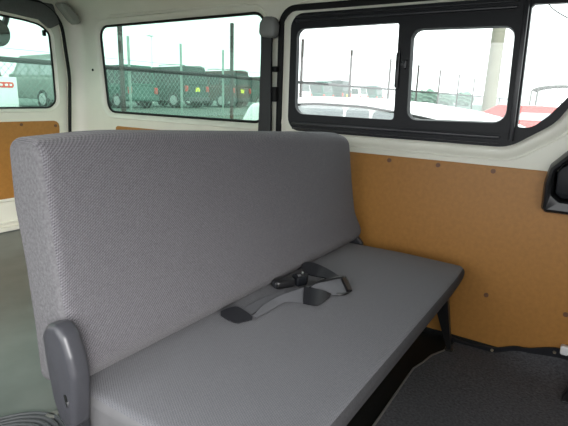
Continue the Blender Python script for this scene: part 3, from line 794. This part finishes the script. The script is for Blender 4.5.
for xc, src, lb in ((24.6, w_t, 'teal estate car behind the fence right of the brown off-road wagon'),
                    (31.6, w_t, 'teal estate car behind the fence just left of the second post of the sliding window'),
                    (34.6, s1, 'dark green off-road wagon behind the fence beyond the white hatchback roof'),
                    (38.2, w_w, 'white estate car behind the fence right of the dark green wagon at the sliding window'),
                    (41.8, w_t, 'teal estate car behind the fence at the right end of the rear window pane'),
                    (7.0, s2, 'brown off-road wagon behind the fence at the far left of the tailgate window')):
    c = copy_tree(src); c.location = Vector(row_pos(xc))+Vector((0, 0, G)); c['label'] = lb; c['group'] = gb
# low bushes far along the fence
for i, (x, y, r, lb) in enumerate(((53, 17.5, 1.05, 'left green bush beyond the fence'), (59, 17.5, 1.2, 'second green bush beyond the fence'), (67, 17.5, 1.1, 'third green bush beyond the fence'), (78, 17.5, 1.3, 'far green bush beyond the fence by the concrete pole'))):
    t = thing('bush', lb, 'bush', (x, y, TZ), 'green bushes beyond the fence')
    bm = B(); bmesh.ops.create_icosphere(bm, subdivisions=4, radius=1)
    for v in bm.verts:
        d = v.co.normalized(); k = 1+0.13*math.sin(7*d.x+i)*math.sin(6*d.y+2*i)+0.1*math.sin(13*d.z+9*d.x)+random.uniform(-0.06, 0.06)
        v.co = Vector((x+d.x*r*2.2*k, y+d.y*r*k, TZ+r*0.78+d.z*r*0.8*k))
    obj('foliage', bm, M['leaf'], t)
    bm = B(); tube(bm, [(x, y, TZ), (x, y, TZ+0.7)], 0.08, 8); obj('trunk', bm, M['bark'], t)

# white car beside the van
hb = [(-2.15, 0.28), (-2.22, 0.62), (-2.05, 0.80), (-1.0, 0.93), (1.72, 0.95), (1.80, 0.32)]
hc = [(-1.2, 0.88), (-0.14, 1.335), (0.1, 1.39), (0.5, 1.44), (0.95, 1.465), (1.45, 1.40), (1.70, 0.9)]
hw_ = [[(-0.75, 0.98), (-0.16, 1.29), (0.1, 1.345), (0.46, 1.395), (0.46, 0.98)], [(0.484, 0.98), (0.484, 1.397), (0.645, 1.405), (0.645, 0.98)], [(0.668, 0.98), (0.668, 1.406), (0.95, 1.405), (1.16, 1.37), (1.22, 0.98)]]
hatch = car('parked_car', 'white hatchback parked close beside the van, its roof seen through the sliding window', 'car', (3.55, 0.72, -1.47), 0.0, M['carwhite'], 4.0, 1.66, hb, hc, hw_, None, glassm='paleglass', axles=(-1.35, 1.1), wheel_r=0.3)
for s_ in (-1, 1):
    bm = B(); tube(bm, smooth_path([(s_*0.79*(1-0.14*(z-0.88)/0.585)+s_*0.006, y, z) for y, z in ((-0.16, 1.30), (0.1, 1.356), (0.46, 1.404), (0.66, 1.414), (0.95, 1.414), (1.17, 1.376))], 5), 0.008, 6)
    obj('window_trim', bm, M['rubber'], hatch, True)
# red car further away
rb = [(-2.3, 0.28), (-2.38, 0.6), (-2.2, 0.80), (-1.05, 0.98), (1.95, 1.0), (2.2, 0.92), (2.25, 0.32)]
rc = [(-1.4, 0.92), (-0.55, 1.33), (0.2, 1.395), (1.35, 1.39), (2.12, 0.95)]
rw = [[(-0.95, 1.02), (-0.5, 1.2), (-0.3, 1.215), (-0.3, 1.02)], [(-0.2, 1.02), (-0.2, 1.215), (0.75, 1.215), (0.8, 1.02)]]
car('parked_car', 'red saloon parked beyond the white hatchback at the right of the sliding window', 'car', (14.85, 0.92, -1.47), 0.0, M['carred'], 4.4, 1.7, rb, rc, rw, None, glassm='paleglass', axles=(-1.5, 1.35), wheel_r=0.3)

# white notice board on the fence
t = thing('notice_board', 'white notice board with a red emblem hanging on the fence behind the rear window', 'sign', (2.4, FY-0.05, -0.3))
bm = B(); box(bm, 2.02, 2.655, FY-0.055, FY-0.04, -0.265, 0.085, 0.004); obj('board', bm, M['signwhite'], t)
bm = B(); prism(bm, rpoly([(2.44, -0.02), (2.62, -0.02), (2.62, 0.035), (2.44, 0.035)], 0.025, 4), 'y', FY-0.06, FY-0.054); o = obj('red_emblem', bm, M['signred'], t)
for x0, x1 in ((2.465, 2.51), (2.53, 2.56), (2.575, 2.60)):
    bm = B(); prism(bm, rpoly([(x0, -0.003), (x1, -0.003), (x1, 0.018), (x0, 0.018)], 0.008, 3), 'y', FY-0.063, FY-0.059); obj('emblem_mark', bm, M['signwhite'], o)

# ================================================================== light, camera
w = bpy.data.worlds.new('overcast'); S.world = w; w.use_nodes = True
bg = w.node_tree.nodes['Background']
bg.inputs['Color'].default_value = (0.97, 0.99, 1.0, 1); bg.inputs['Strength'].default_value = 1.0
sd = bpy.data.lights.new('fill_sun', 'SUN'); sd.energy = 1.1; sd.angle = math.radians(32); sd.color = (1.0, 0.97, 0.95)  # soft lamp added to brighten the near end of the seat
so_ = bpy.data.objects.new('fill_sun', sd); C.objects.link(so_); so_.location = (-8, -8, 9)
so_.rotation_euler = Vector((0.56, 0.80, -0.36)).to_track_quat('-Z', 'Y').to_euler()
cam = bpy.data.cameras.new('camera'); co = bpy.data.objects.new('camera', cam); C.objects.link(co)
cam.sensor_width = 36; cam.lens = 470/568*36; cam.clip_start = 0.02; cam.clip_end = 400
X = Vector((0.54498336, -0.1879253, 0.81711518)); Y = Vector((-0.8378476, -0.15890213, 0.52226575)); Z = Vector((0.0316944, -0.96924414, -0.24405178))
right = Vector((X[0], Y[0], Z[0])); up = -Vector((X[1], Y[1], Z[1])); bk = -Vector((X[2], Y[2], Z[2]))
co.matrix_world = Matrix(((right.x, up.x, bk.x, 0), (right.y, up.y, bk.y, 0), (right.z, up.z, bk.z, G), (0, 0, 0, 1)))
S.camera = co
vs = S.view_settings
vs.view_transform = 'Standard'; vs.look = 'None'; vs.exposure = 2.2; vs.gamma = 1.0; vs.use_curve_mapping = False
